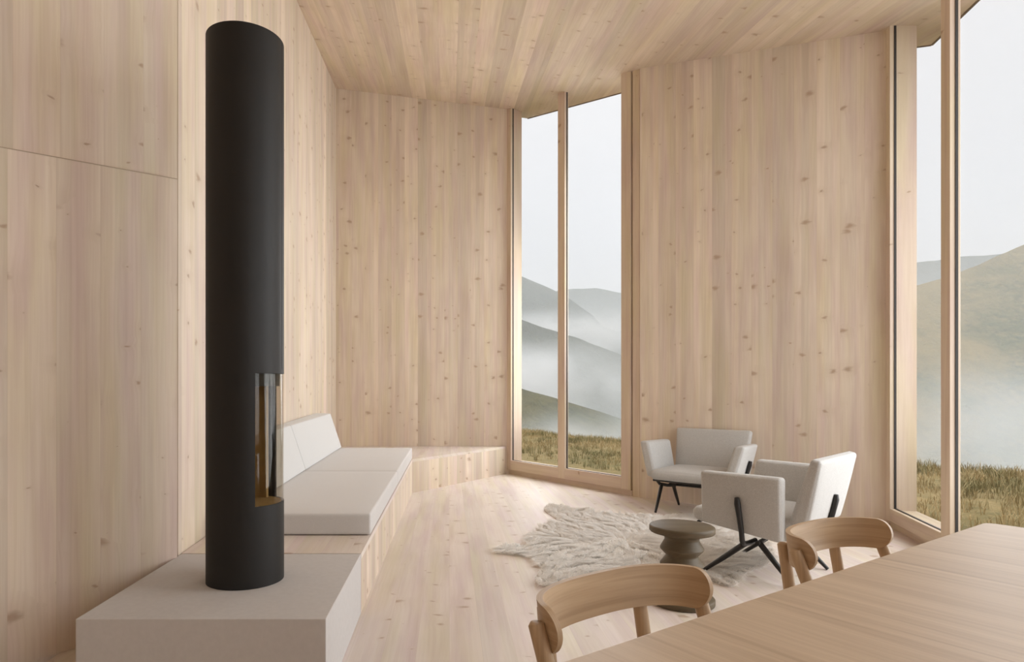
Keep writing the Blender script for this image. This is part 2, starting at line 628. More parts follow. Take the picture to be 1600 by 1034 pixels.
q = [a0 + cn * 0.0405, a0 + cn * 0.041, b0 + cn * 0.041, b0 + cn * 0.0405]  # thin brown strip that paints a shade line at the panel's top edge
o = MB().prism([tuple(p) for p in q], lambda x, y: 2.203 + 0.103 * (y - 3.178), lambda x, y: 2.2072 + 0.103 * (y - 3.178)).build('trim_shade_line', M_SHADE_LINE)
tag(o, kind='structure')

# floor
fl = [P0, P7, P6, P5, P4, P3, P2, P1]
fl = [(-1.7, 8.7), (-1.7, 2.4), (-3.3, 2.4), (-3.3, -2.7), (2.55, -2.7), (2.5, 0.9), (P4[0] + .1, P4[1]), (P3[0] + .06, P3[1] + .02), (P2[0] + .04, P2[1] + .03), (P1[0] + .05, P1[1] + .04)]
o = MB().prism(fl, -0.2, 0.0).build('floor', M_FLOOR, uv=((1, 0, 0), (0, 1, 0)))
tag(o, kind='structure')

# ceiling with its overhang past the glass
OV = 0.43


def offset_line(a, b, d):
    a, b = Vector(a), Vector(b)
    t = (b - a).normalized()
    n = Vector((-t.y, t.x))
    return a + n * d, t


def meet(l1, l2):
    (p, t), (q_, s) = l1, l2
    den = t.x * s.y - t.y * s.x
    k_ = ((q_.x - p.x) * s.y - (q_.y - p.y) * s.x) / den
    return tuple(p + t * k_)


lw1, lw3, lw2 = offset_line(P1, P2, OV), offset_line(P2, P3, OV), offset_line(P3, P4, OV)
lback = offset_line(P0, P1, 0.30)
K1, K2, K3 = meet(lback, lw1), meet(lw1, lw3), meet(lw3, lw2)
K4 = tuple(lw2[0] + lw2[1] * (W2LEN + .6))
roof = [K1, K2, K3, K4, (2.9, -2.9), (-3.5, -2.9), (-3.5, 2.6), (-1.85, 2.6), (-1.85, 8.838)]
roof = roof[::-1]
o = MB().prism(roof, ceil_z, lambda x, y: ceil_z(x, y) + 0.22).build('ceiling', M_CEIL, uv=((1, 0, 0), (0, 1, 0.1385)))
tag(o, kind='structure')
# dark drip strip under the roof edge
for nm, (p, q_) in (('trim_2', (K1, K2)), ('trim_3', (K2, K3)), ('trim_4', (K3, K4))):
    p, q_ = Vector(p), Vector(q_)
    d = (q_ - p).normalized()
    n = Vector((-d.y, d.x))
    mb = MB()
    L = (q_ - p).length
    poly = [p - n * .004, q_ - n * .004, q_ + n * .012, p + n * .012]
    mb.prism([tuple(x) for x in poly], lambda x, y: ceil_z(x, y) - .006, lambda x, y: ceil_z(x, y) + .03)
    tag(mb.build(nm, M_DRIP), kind='structure')


# ------------------------------------------------------------------ windows
def window(name, a, d, length, stops, sill_top, post_end=None, fin0=True, fin1=True):
    """a: start of the inner frame face, d: along, outward = left of d. stops: upright intervals along the window"""
    a = Vector(a)
    d = Vector(d).normalized()
    n = Vector((-d.y, d.x))

    def pt(w, o_):
        p = a + d * w + n * o_
        return (p.x, p.y)

    def up(w0, w1, o0, o1, z0, dz=0.03):
        poly = [pt(w0, o0), pt(w1, o0), pt(w1, o1), pt(w0, o1)]
        return MB().prism(poly, z0, lambda x, y: ceil_z(x, y) + dz)
    uvv = ((d.x, d.y, 0), (0, 0, 1))
    uvh = ((0, 0, 1), (d.x, d.y, 0))
    root = tag(empty(name, (a.x, a.y, 0)), kind='structure')

    def part(nm, mb, mat, uv=None, bevel=0.0):
        ob = mb.build(nm, mat, uv=uv, bevel=bevel)
        ob.parent = root
        ob.matrix_parent_inverse = root.matrix_basis.inverted()
        return ob
    DEP = 0.060
    for i, (w0, w1) in enumerate(stops):
        part('window_stile' if i in (0, len(stops) - 1) else 'window_mullion', up(w0, w1, 0.0, DEP, 0.06), M_TRIM, uvv, 0.002)
    w_first, w_last = stops[0][0], stops[-1][1]
    # bottom rail between the uprights, and the set-back base below it
    for (s0, s1) in zip(stops[:-1], stops[1:]):
        poly = [pt(s0[1], 0), pt(s1[0], 0), pt(s1[0], DEP), pt(s0[1], DEP)]
        part('window_rail', MB().prism(poly, 0.06, sill_top), M_TRIM, uvh, 0.002)
        # glass and the dark gasket round it
        e_ = 0.004
        poly = [pt(s0[1] + e_, 0.034), pt(s1[0] - e_, 0.034), pt(s1[0] - e_, 0.042), pt(s0[1] + e_, 0.042)]
        part('window_pane', MB().prism(poly, sill_top + .004, lambda x, y: ceil_z(x, y) - 0.002), M_GLASS)
        g = MB()
        for (w0, w1) in ((s0[1], s0[1] + .005), (s1[0] - .005, s1[0])):
            poly = [pt(w0, 0.030), pt(w1, 0.030), pt(w1, 0.046), pt(w0, 0.046)]
            g.prism(poly, sill_top, lambda x, y: ceil_z(x, y))
        poly = [pt(s0[1], 0.030), pt(s1[0], 0.030), pt(s1[0], 0.046), pt(s0[1], 0.046)]
        g.prism(poly, sill_top, sill_top + .005)
        part('window_gasket', g, M_GASKET)
    poly = [pt(w_first, 0.028), pt(w_last, 0.028), pt(w_last, DEP), pt(w_first, DEP)]
    part('window_base', MB().prism(poly, -0.2, 0.06), M_TRIM, uvh)
    # outer sill board
    poly = [pt(stops[0][1], DEP), pt(stops[-1][0], DEP), pt(stops[-1][0], 0.19), pt(stops[0][1], 0.19)]
    part('window_sill', MB().prism(poly, -0.2, sill_top - 0.012), M_TRIM, uvh)
    # outer jambs
    if fin0:
        part('window_jamb', up(w_first - 0.02, stops[0][1] - 0.0, DEP, 0.19, -0.2), M_TRIM, uvv)
    if fin1:
        part('window_jamb', up(stops[-1][0], w_last + 0.02, DEP, 0.19, -0.2), M_TRIM, uvv)
    if post_end:
        part('window_post', up(w_last + .018, post_end, 0.012, 0.19, -0.2), M_TRIM, uvv, 0.002)
    return root


window('window_added', (2.45, 0.75), (0, -1), 3.2, [(0.0, 0.09), (1.04, 1.16), (2.1, 2.22), (3.11, 3.2)], 0.165)  # unseen window, made up to let fill light onto the cabinet panel
D1 = (Vector(P2) - Vector(P1))
window('window_1', P1, D1, D1.length, [(0.0, 0.085), (1.0, 1.12), (2.0, 2.13)], 0.19, post_end=2.245)
window('window_2', P3, W2D, W2LEN, [(0.0, 0.088), (1.006, 1.136), (2.30, 2.43), (3.60, 3.74)], 0.165)

# ------------------------------------------------------------------ stove on its plinth
o = MB().box(-1.372, -0.4525, 2.302, 3.215, 0.0, 0.307).build('hearth_plinth', M_STONE, bevel=0.003)
tag(o, 'low square grey plaster hearth block carrying the black stove', 'plinth')

SC = (-0.9065, 2.79)
SR = 0.166
SZ0, SZ1 = 0.3075, 2.692
st = tag(empty('wood_stove', (SC[0], SC[1], SZ0)), 'tall matt black cylindrical wood stove on grey plinth with curved glass door', 'stove')
A0, A1 = math.radians(-58.5), math.radians(52)
OZ0, OZ1 = 0.652, 1.219
NA = 120
angs = sorted(set([2 * math.pi * i / NA for i in range(NA)] + [A0 % (2 * math.pi), A1]))
RC = 0.025                                         # corner radius of the door opening


def inside(a, z):
    a = (a + math.pi) % (2 * math.pi) - math.pi
    return A0 + 1e-6 < a < A1 - 1e-6 and OZ0 < z < OZ1


zs = [SZ0, SZ0 + .012, OZ0, OZ0 + .01, OZ0 + .02, (OZ0 + OZ1) / 2, OZ1 - .02, OZ1 - .01, OZ1, 1.75, SZ1 - 0.006, SZ1]
mb = MB()
na = len(angs)
for ring in (SR, SR - 0.008):
    for z in zs:
        for a in angs:
            mb.v.append((ring * math.cos(a), ring * math.sin(a), z - SZ0))
nz = len(zs)
off = nz * na
keep = {}
for i in range(nz - 1):
    for k in range(na):
        k2 = (k + 1) % na
        am = angs[k] + (((angs[k2] - angs[k]) % (2 * math.pi)) / 2)
        zm = (zs[i] + zs[i + 1]) / 2
        keep[(i, k)] = not inside(am, zm)
for (i, k), kp in keep.items():
    k2 = (k + 1) % na
    A, B, C_, D_ = i * na + k, i * na + k2, (i + 1) * na + k2, (i + 1) * na + k
    if kp:
        mb.f.append((A, B, C_, D_))
        mb.f.append((D_ + off, C_ + off, B + off, A + off))
        if not keep[(i, k2)]:
            mb.f.append((B, B + off, C_ + off, C_))
        if not keep[(i, (k - 1) % na)]:
            mb.f.append((A, D_, D_ + off, A + off))
        if i + 1 < nz - 1 and not keep[(i + 1, k)]:
            mb.f.append((D_, C_, C_ + off, D_ + off))
        if i > 0 and not keep[(i - 1, k)]:
            mb.f.append((A, A + off, B + off, B))
# caps
for zi in (0, nz - 1):
    cidx = len(mb.v)
    mb.v.append((0, 0, zs[zi] - SZ0))
    for k in range(na):
        mb.f.append((zi * na + k, zi * na + (k + 1) % na, cidx))
mb.build('stove_body', M_BLACK, st, smooth=True)


def arc_sheet(r, a0, a1, z0, z1, n=28, th=0.004):
    m_ = MB()
    for rr_ in (r, r - th):
        for z in (z0, z1):
            for i in range(n + 1):
                a = a0 + (a1 - a0) * i / n
                m_.v.append((rr_ * math.cos(a), rr_ * math.sin(a), z - SZ0))
    w_ = n + 1
    for i in range(n):
        m_.f.append((i, i + 1, w_ + i + 1, w_ + i))
        m_.f.append((2 * w_ + i, 3 * w_ + i, 3 * w_ + i + 1, 2 * w_ + i + 1))
        m_.f.append((i, 2 * w_ + i, 2 * w_ + i + 1, i + 1))
        m_.f.append((w_ + i, w_ + i + 1, 3 * w_ + i + 1, 3 * w_ + i))
    m_.f.append((0, w_, 3 * w_, 2 * w_))
    m_.f.append((n, 2 * w_ + n, 3 * w_ + n, w_ + n))
    return m_


dg = arc_sheet(SR - 0.002, A0 + .01, A1 - .01, OZ0 + .002, OZ1 - .002).build('door_glass', M_STOVEGLASS, st, smooth=True)
tag(dg, 'curved smoked glass stove door')
lin = arc_sheet(SR - 0.035, A1 + .10, A0 + 2 * math.pi - .10, OZ0 - .01, OZ1 - .055, 40, 0.012)
lin.build('firebox_lining', M_LINING, st, smooth=True)
bx = MB().lathe([(0.001, OZ0 - .03 - SZ0), (SR - .012, OZ0 - .03 - SZ0), (SR - .012, OZ0 - SZ0), (0.001, OZ0 - SZ0)], 48)
bx.build('firebox_floor', M_LINING, st)
bx = MB().lathe([(0.001, OZ1 - .055 - SZ0), (SR - .02, OZ1 - .055 - SZ0), (SR - .012, OZ1 + .02 - SZ0), (0.001, OZ1 + .02 - SZ0)], 48)
bx.build('firebox_baffle', M_BLACK, st)
sm = MB()
a = math.radians(-72 + 68)
sm.tube([(SR * math.cos(a), SR * math.sin(a), OZ1 + .02 - SZ0), (SR * math.cos(a), SR * math.sin(a), SZ1 - .01 - SZ0)], 0.0012, 6)
sm.build('seam', M_GASKET, st)

# ------------------------------------------------------------------ built-in bench with its cushions
def bench_z(x, y):
    return 0.307 + (min(y, 7.0) - 3.222) * 0.0178


def wall_x(y):
    return -1.378 + (y - 3.12) / (8.538 - 3.12) * (-1.542 + 1.378)


bp = [(-0.4525, 3.222), (-0.412, 6.95), (0.770, 8.530), (-1.534, 8.530), (wall_x(3.222) + .006, 3.222)]
mb = MB()
n = 5
bot = [(x, y, 0.0) for x, y in bp]
top = [(x, y, bench_z(x, y)) for x, y in bp]
# extra vertex on the wall side where the top levels out
bp2 = [(-0.4525, 3.222), (-0.412, 6.95), (0.770, 8.530), (-1.534, 8.530), (wall_x(6.95) + .006, 6.95), (wall_x(3.222) + .006, 3.222)]
n = 6
vs = [(x, y, 0.0) for x, y in bp2] + [(x, y, bench_z(x, y)) for x, y in bp2]
fs = [tuple(range(n - 1, -1, -1)), (6, 7, 10, 11), (7, 8, 9, 10)] + [(i, (i + 1) % n, n + (i + 1) % n, n + i) for i in range(n)]
bench = tag(empty('bench', (-0.9, 5.0, 0)), 'long built-in pale wood bench along the left and back walls', 'bench')


def adopt(ob, root):
    ob.parent = root
    ob.matrix_parent_inverse = root.matrix_basis.inverted()
    return ob


mtop = MB().add([v_ for v_ in vs[6:]] + [(x, y, z - .03) for x, y, z in vs[6:]],
                [(0, 1, 4, 5), (1, 2, 3, 4), (11, 10, 7, 6), (10, 9, 8, 7)] + [(6 + i, 6 + (i + 1) % 6, (i + 1) % 6, i) for i in range(6)])
adopt(mtop.build('seat_board', M_FLOOR, uv=((1, 0, 0), (0, 1, 0))), bench)
e1 = (Vector(bp[1]) - Vector(bp[0])).normalized()
e2 = (Vector(bp[2]) - Vector(bp[1])).normalized()
mf = MB().hexa([(bp[0][0], bp[0][1], 0), (bp[1][0], bp[1][1], 0), (bp[1][0] - .03, bp[1][1], 0), (bp[0][0] - .03, bp[0][1], 0),
                (bp[0][0], bp[0][1], bench_z(*bp[0]) - .03), (bp[1][0], bp[1][1], bench_z(*bp[1]) - .03), (bp[1][0] - .03, bp[1][1], bench_z(*bp[1]) - .03), (bp[0][0] - .03, bp[0][1], bench_z(*bp[0]) - .03)])
adopt(mf.build('front_panel', M_WALL, uv=((e1.x, e1.y, 0), (0, 0, 1))), bench)
nn = Vector((-e2.y, e2.x)) * .03
z1_, z2_ = bench_z(*bp[1]) - .03, bench_z(*bp[2]) - .03
mf = MB().hexa([(bp[1][0], bp[1][1], 0), (bp[2][0], bp[2][1], 0), (bp[2][0] + nn.x, bp[2][1], 0), (bp[1][0] + nn.x, bp[1][1] + nn.y, 0),
                (bp[1][0], bp[1][1], z1_), (bp[2][0], bp[2][1], z2_), (bp[2][0] + nn.x, bp[2][1], z2_), (bp[1][0] + nn.x, bp[1][1] + nn.y, z1_)])
adopt(mf.build('end_panel', M_WALL, uv=((e2.x, e2.y, 0), (0, 0, 1))), bench)


def seat_top(y):
    return 0.438 + 0.0193 * (y - 3.585)


def bench_edge(y):
    return -0.4525 + (y - 3.222) * (0.0405 / 3.728)


def back_front(y):
    return -1.205 + (y - 3.75) * 0.0046


for i, (y0, y1, lab) in enumerate(((3.585, 5.216, 'near flat seat cushion of the bench, its end facing the stove'),
                                   (5.224, 6.945, 'far flat seat cushion of the bench, running up to the ledge'))):
    xl0, xl1 = wall_x(y0) + .012, wall_x(y1) + .012
    x0, x1 = bench_edge(y0), bench_edge(y1)
    b0_, b1_ = bench_z(0, y0) + .004, bench_z(0, y1) + .004
    mb = cushion([(xl0, y0, b0_), (x0, y0, b0_), (x1, y1, b1_), (xl1, y1, b1_),
                  (xl0, y0, seat_top(y0)), (x0, y0, seat_top(y0)), (x1, y1, seat_top(y1)), (xl1, y1, seat_top(y1))], r=0.014, bulge=0.002, faces='z')
    o = mb.build('seat_cushion', M_CUSHION, smooth=True, angle=80)
    tag(o, lab, 'cushion', 'bench seat cushions')
for i, (y0, y1, lab) in enumerate(((3.76, 5.243, 'near wedge back cushion against the left wall, partly behind the stove'),
                                   (5.252, 6.945, 'far wedge back cushion against the left wall, near the back corner'))):
    c = []
    for (y, zt) in ((y0, 0), (y1, 1)):
        pass
    def ztop(y):
        return 0.842 + (y - 4.976) * 0.0205
    f0, f1 = back_front(y0), back_front(y1)
    w0, w1 = wall_x(y0) + .012, wall_x(y1) + .012
    s0, s1 = seat_top(y0) + .003, seat_top(y1) + .003
    mb = cushion([(w0, y0, s0), (f0, y0, s0), (f1, y1, s1), (w1, y1, s1),
                  (w0, y0, ztop(y0) + .005), (f0 - .125, y0, ztop(y0)), (f1 - .125, y1, ztop(y1)), (w1, y1, ztop(y1) + .005)], r=0.012, bulge=0.003, faces='x')
    o = mb.build('back_cushion', M_BACKC, smooth=True, angle=80)
    tag(o, lab, 'cushion', 'bench back cushions')


# ------------------------------------------------------------------ armchairs
def armchair(name, loc, rz, label):
    """local: x forward, y to the sitter's left"""
    t = tag(empty(name, (loc[0], loc[1], 0), rz), label, 'armchair', 'pale grey armchairs')
    # seat
    mb = cushion([(-.25, -.335, .268), (.375, -.325, .318), (.375, .325, .318), (-.25, .335, .268),
                  (-.25, -.335, .402), (.385, -.325, .405), (.385, .325, .405), (-.25, .335, .402)], r=0.05, bulge=0.018, faces='z')
    seat = mb.build('seat', M_BOUCLE, t, smooth=True, angle=80)
    # back
    th = .085
    mb = cushion([(-.205 - th, -.325, .34), (-.195, -.325, .36), (-.195, .325, .36), (-.205 - th, .325, .34),
                  (-.378, -.358, .752), (-.326, -.358, .765), (-.326, .358, .765), (-.378, .358, .752)], r=0.022, bulge=0.014, faces='x')
    back = mb.build('backrest', M_BOUCLE, t, smooth=True, angle=80)
    for s in (1, -1):
        ta = .084
        c = [(-.177, s * .360, .263), (.282, s * .388, .329), (.282, s * (.388 - ta), .329), (-.177, s * (.360 - ta * .8), .263),
             (-.204, s * .453, .652), (.250, s * .477, .657), (.250, s * (.477 - ta), .657), (-.204, s * (.453 - ta), .652)]
        mb = cushion(c, r=0.022, bulge=0.012, faces='y')
        arm = mb.build('armrest', M_BOUCLE, t, smooth=True, angle=80)
        # rod up the outside of the arm, ending in a round pad
        r_ = MB()
        r_.tube([(.035, s * .458, .515), (.035, s * .452, .48), (.033, s * .428, .40), (.03, s * .404, .30), (.03, s * .395, .255), (.035, s * .37, .232), (.03, s * .30, .226), (.02, s * .22, .232)],
                [.014, .018, .016, .015, .0155, .016, .015, .0145], 12)
        r_.build('arm_rod', M_RODS, arm, smooth=True, angle=60)
        for (fx, jx, jl) in ((.306, .03, .355), (-.229, -.015, .26)):
            lg = MB()
            lg.tube([(jx, s * jl, .232), (jx + (fx - jx) * .5, s * (jl + (.293 - jl) * .5), .118), (fx, s * .293, .006)], [.0175, .016, .011], 12)
            lg.build('leg', M_RODS, t, smooth=True, angle=60)
    fr = MB()
    fr.tube([(-.02, -.30, .232), (.0, 0, .236), (-.02, .30, .232)], .0125, 10)
    fr.tube([(-.22, -.20, .255), (.34, -.22, .309)], .009, 8)
    fr.tube([(-.22, .20, .255), (.34, .22, .309)], .009, 8)
    fr.tube([(.34, -.30, .309), (.34, .30, .309)], .009, 8)
    fr.build('seat_frame', M_RODS, t, smooth=True, angle=60)
    br = MB()
    br.tube([(-.352, 0, .53), (-.352, 0, .50), (-.335, 0, .42), (-.312, 0, .33), (-.29, 0, .27), (-.24, 0, .24), (-.02, 0, .235)], [.014, .018, .016, .015, .015, .0145, .014], 12)
    br.build('back_rod', M_RODS, back, smooth=True, angle=60)
    return t


armchair('armchair', (2.342, 5.865), -2.313, 'pale grey armchair against the knotty wood wall between the two windows')
armchair('armchair', (2.038, 3.955), 2.328, 'pale grey armchair beside the dark stool, its side and back turned to the dining table')

# ------------------------------------------------------------------ turned stool
prof = [(0.001, 0.0), (.155, 0.0), (.166, .004), (.168, .010), (.168, .030), (.164, .035), (.135, .042), (.105, .050), (.092, .060), (.0885, .072), (.0895, .080), (.1085, .114), (.1125, .1205), (.1125, .1255),
        (.1085, .132), (.0855, .156), (.083, .1605), (.083, .1645), (.0855, .169), (.1085, .200), (.1125, .206), (.1125, .211), (.1085, .217), (.0855, .248), (.083, .2525), (.083, .2565), (.0855, .261), (.1085, .285),
        (.1125, .2915), (.1125, .2965), (.1085, .303), (.0895, .337), (.0885, .345), (.092, .357), (.105, .367), (.135, .375), (.164, .382), (.168, .387), (.1685, .407), (.166, .413), (.158, .417), (.001, .417)]
o = MB().lathe(prof, 72).build('stool', M_WALNUT, smooth=True, angle=50, uv=((0, 0, 1), (1, 0, 0)))
o.location = (1.255, 3.385, 0.0)
tag(o, 'dark brown turned wood stool with ribbed hourglass stem, beside the fur rug', 'stool')

# ------------------------------------------------------------------ dining table and chairs
EU = Vector((0.832, 0.555))
EV = Vector((-0.555, 0.832))


def uvp(u, v):
    p = EU * u + EV * v
    return (p.x, p.y)


KC = Vector((1.655, 1.936))
ku, kv_ = KC.dot(EU), KC.dot(EV)
RZ = math.atan2(EU.y, EU.x)
table = tag(empty('dining_table', (KC.x, KC.y, 0), RZ), 'pale oak dining table with fine cross grain in the right foreground', 'table')
LT, WT = 2.5, 0.98
rc = 0.03
poly = []
for (cx_, cy_, a0_) in ((-rc, -rc, 0), (-LT + rc, -rc, 90), (-LT + rc, -WT + rc, 180), (-rc, -WT + rc, 270)):
    for i in range(7):
        a = math.radians(a0_ + 90 * i / 6)
        poly.append((cx_ + rc * math.cos(a), cy_ + rc * math.sin(a)))
MB().prism(poly, 0.708, 0.74).build('tabletop', M_TABLE, table, bevel=0.004, bseg=3, uv=((1, 0, 0), (0, 1, 0)))
for (x, y) in ((-.32, -.16), (-LT + .22, -.16), (-LT + .22, -WT + .16), (-.32, -WT + .16)):
    MB().tube([(x, y, 0.001), (x, y, .708)], [.022, .03], 20).build('leg', M_TABLE, table, smooth=True, angle=60, uv=((1, 0, 0), (0, 0, 1)))
MB().box(-LT + .22, -.32, -.19, -.165, .65, .708).box(-LT + .22, -.32, -WT + .165, -WT + .19, .65, .708).build('apron', M_TABLE, table, uv=((0, 0, 1), (1, 0, 0)))


def dining_chair(loc, rz, label):
    """local: x along the table edge, y away from the table; origin under the back's apex"""
    t = tag(empty('dining_chair', (loc[0], loc[1], 0), rz), label, 'chair', 'oak chairs along the dining table')
    # the curved back band: superellipse in plan
    A_, B_, P_ = .262, .155, 2.5
    N = 64
    curve = []
    for i in range(N + 1):
        th_ = math.pi * i / N
        c_, s_ = math.cos(th_), math.sin(th_)
        x = A_ * math.copysign(abs(c_) ** (2 / P_), c_)
        y = B_ * abs(s_) ** (2 / P_) - B_
        curve.append(Vector((x, y)))
    # resample by arc length
    L = [0]
    for i in range(N):
        L.append(L[-1] + (curve[i + 1] - curve[i]).length)
    T = L[-1]

    def at(s):
        s = max(0, min(T, s))
        for i in range(N):
            if L[i + 1] >= s:
                f = (s - L[i]) / max(1e-9, L[i + 1] - L[i])
                return curve[i].lerp(curve[i + 1], f)
        return curve[-1]
    zc, hh_ = .650, .050
    rad = .050
    ss = [rad * (1 - math.cos(math.pi / 2 * i / 8)) for i in range(9)]
    ss = ss + [rad + (T - 2 * rad) * i / 46 for i in range(1, 46)] + [T - x for x in reversed(ss)]
    mb = MB()
    rows = 7
    th_ = .014
    for s in ss:
        p = at(s)
        tg = (at(s + .004) - at(s - .004)).normalized()
        nrm = Vector((tg.y, -tg.x))
        if nrm.dot(p - Vector((0, -B_))) < 0:
            nrm = -nrm
        dd = min(s, T - s)
        h = hh_ if dd >= rad else hh_ * math.sqrt(max(0.0, 1 - ((rad - dd) / rad) ** 2))
        h = max(h, .004)
        for side in (0, 1):
            for r_ in range(rows):
                z = zc - h + 2 * h * r_ / (rows - 1)
                lean = (z - zc) * 0.10
                q_ = p - nrm * (0 if side == 0 else th_) + nrm * lean
                mb.v.append((q_.x, q_.y, z))
    W_ = 2 * rows
    for i in range(len(ss) - 1):
        a_, b_ = i * W_, (i + 1) * W_
        for r_ in range(rows - 1):
            mb.f.append((a_ + r_, b_ + r_, b_ + r_ + 1, a_ + r_ + 1))
            mb.f.append((a_ + rows + r_, a_ + rows + r_ + 1, b_ + rows + r_ + 1, b_ + rows + r_))
        mb.f.append((a_, a_ + rows, b_ + rows, b_))
        mb.f.append((a_ + rows - 1, b_ + rows - 1, b_ + W_ - 1, a_ + W_ - 1))
    for e_ in (0, len(ss) - 1):
        a_ = e_ * W_
        for r_ in range(rows - 1):
            mb.f.append((a_ + r_, a_ + r_ + 1, a_ + rows + r_ + 1, a_ + rows + r_))
    o_ = mb.build('backrest', M_OAK, t, smooth=True, angle=45, bevel=0.003, bseg=2)
    me = o_.data
    lay = me.uv_layers.new(name='grain')
    for lp in me.loops:
        vi = lp.vertex_index
        lay.data[lp.index].uv = (me.vertices[vi].co.z + (0.3 if (vi % W_) >= rows else 0), ss[vi // W_])
    # legs: the back pair and the front pair all rise to the band
    for s in (-1, 1):
        for (tx, ty, bx_, by_, zt) in ((.160 * s, -.004, .175 * s, -.105, .648), (.267 * s, -.097, .255 * s, -.36, .660)):
            pts, rr_ = [], []
            for i in range(9):
                f = i / 8
                pts.append((bx_ + (tx - bx_) * f, by_ + (ty - by_) * f, .001 + (zt - .001) * f))
                rr_.append(.0125 + .0055 * min(1, f * 1.6))
            pts.append((tx, ty, zt + .004))
            rr_.append(.013)
            MB().tube(pts, rr_, 18, 1.0).build('leg', M_OAK, t, smooth=True, angle=50, uv=((1, 0, 0), (0, 0, 1)))
    c = [(-.20, -.43, .425), (.20, -.43, .425), (.17, -.06, .425), (-.17, -.06, .425), (-.215, -.44, .45), (.215, -.44, .45), (.18, -.05, .445), (-.18, -.05, .445)]
    cushion(c, r=.012, n=6).build('seat', M_OAK, t, smooth=True, angle=80, uv=((1, 0, 0), (0, 1, 0)))
    MB().box(-.23, .23, -.25, -.225, .40, .425).box(-.18, .18, -.075, -.05, .40, .425).build('seat_rail', M_OAK, t, uv=((0, 0, 1), (1, 0, 0)))
    return t


dining_chair(uvp(1.145, 1.085), RZ, 'oak dining chair with curved backrest at the table, nearest the dark stool')
dining_chair(uvp(2.195, 1.098), RZ, 'oak dining chair with curved backrest at the table, in front of the tall right window')


# ------------------------------------------------------------------ sheepskin rug
def fl_pt(x, y, z=0.03):
    Y = 980 * (H - z) / (y - 608)
    return ((x - 702) * Y / 980, Y)


out_px = [(773, 857), (788, 848), (806, 846), (824, 848), (822, 838), (836, 826), (852, 816), (870, 808), (858, 799), (850, 791), (862, 786), (892, 790), (932, 796), (984, 801), (1040, 803), (1078, 801),
          (1120, 808), (1160, 822), (1190, 836), (1206, 852), (1204, 868), (1194, 878), (1172, 886), (1160, 892), (1156, 902), (1142, 909), (1120, 905), (1098, 897), (1060, 893), (1020, 896), (980, 901), (930, 906), (890, 908), (854, 909),
          (836, 900), (842, 888), (842, 876), (828, 866), (812, 862), (792, 860)]
outline = [fl_pt(x, y) for x, y in out_px]


def smooth_poly(p, n=4):
    out = []
    m_ = len(p)
    for i in range(m_):
        p0, p1, p2, p3 = [Vector(p[(i + k_) % m_]) for k_ in (-1, 0, 1, 2)]
        for j in range(n):
            t = j / n
            out.append(tuple(0.5 * ((2 * p1) + (-p0 + p2) * t + (2 * p0 - 5 * p1 + 4 * p2 - p3) * t * t + (-p0 + 3 * p1 - 3 * p2 + p3) * t ** 3)))
    return out


outline = smooth_poly(outline)
rcx = sum(p[0] for p in outline) / len(outline)
rcy = sum(p[1] for p in outline) / len(outline)
rug = tag(empty('sheepskin_rug', (rcx, rcy, 0)), 'shaggy cream sheepskin rug lying on the pale floor under the armchairs and stool', 'rug')
hide = MB().prism([(x - rcx, y - rcy) for x, y in outline], 0.0005, 0.004).build('hide', M_FUR, rug)

poly_np = np.array(outline)


def inside_poly(px, py):
    x0, y0 = poly_np[:, 0], poly_np[:, 1]
    x1, y1 = np.roll(x0, -1), np.roll(y0, -1)
    res = np.zeros(len(px), bool)
    for a_, b_, c_, d_ in zip(x0, y0, x1, y1):
        cnd = ((b_ > py) != (d_ > py))
        xi = (c_ - a_) * (py - b_) / (d_ - b_ + 1e-12) + a_
        res ^= cnd & (px < xi)
    return res


rs = np.random.RandomState(3)
NF = 80000
mn, mx_ = poly_np.min(0), poly_np.max(0)
pts = rs.uniform(mn, mx_, (int(NF * 2.6), 2))
pts = pts[inside_poly(pts[:, 0], pts[:, 1])]
for (ax, ay, ar) in ((2.342, 5.865, -2.313), (2.038, 3.955, 2.328)):       # the fur parts round the chair feet
    for fx_ in (.306, -.229):
        for fy_ in (.293, -.293):
            qx, qy = ax + fx_ * math.cos(ar) - fy_ * math.sin(ar), ay + fx_ * math.sin(ar) + fy_ * math.cos(ar)
            pts = pts[((pts - [qx, qy]) ** 2).sum(1) > .05 ** 2]
pts = pts[:NF]
# tufts lean together: a smooth flow field plus clumping
nf = len(pts)
NCL = 1100
clump = np.stack([rs.uniform(mn[0], mx_[0], NCL), rs.uniform(mn[1], mx_[1], NCL)], 1)
ctr = np.array([rcx + .12, rcy + .16])


def flow(p):
    """combed direction of the fleece: outwards from the spine, waving a little"""
    r_ = p - ctr
    a_ = np.arctan2(r_[:, 1], r_[:, 0])
    a_ = a_ + 0.55 * np.sin(p[:, 0] * 5.1 + 1.3 * np.cos(p[:, 1] * 3.7)) + 0.45 * np.cos(p[:, 1] * 6.3 + p[:, 0] * 2.9)
    return np.stack([np.cos(a_), np.sin(a_)], 1)


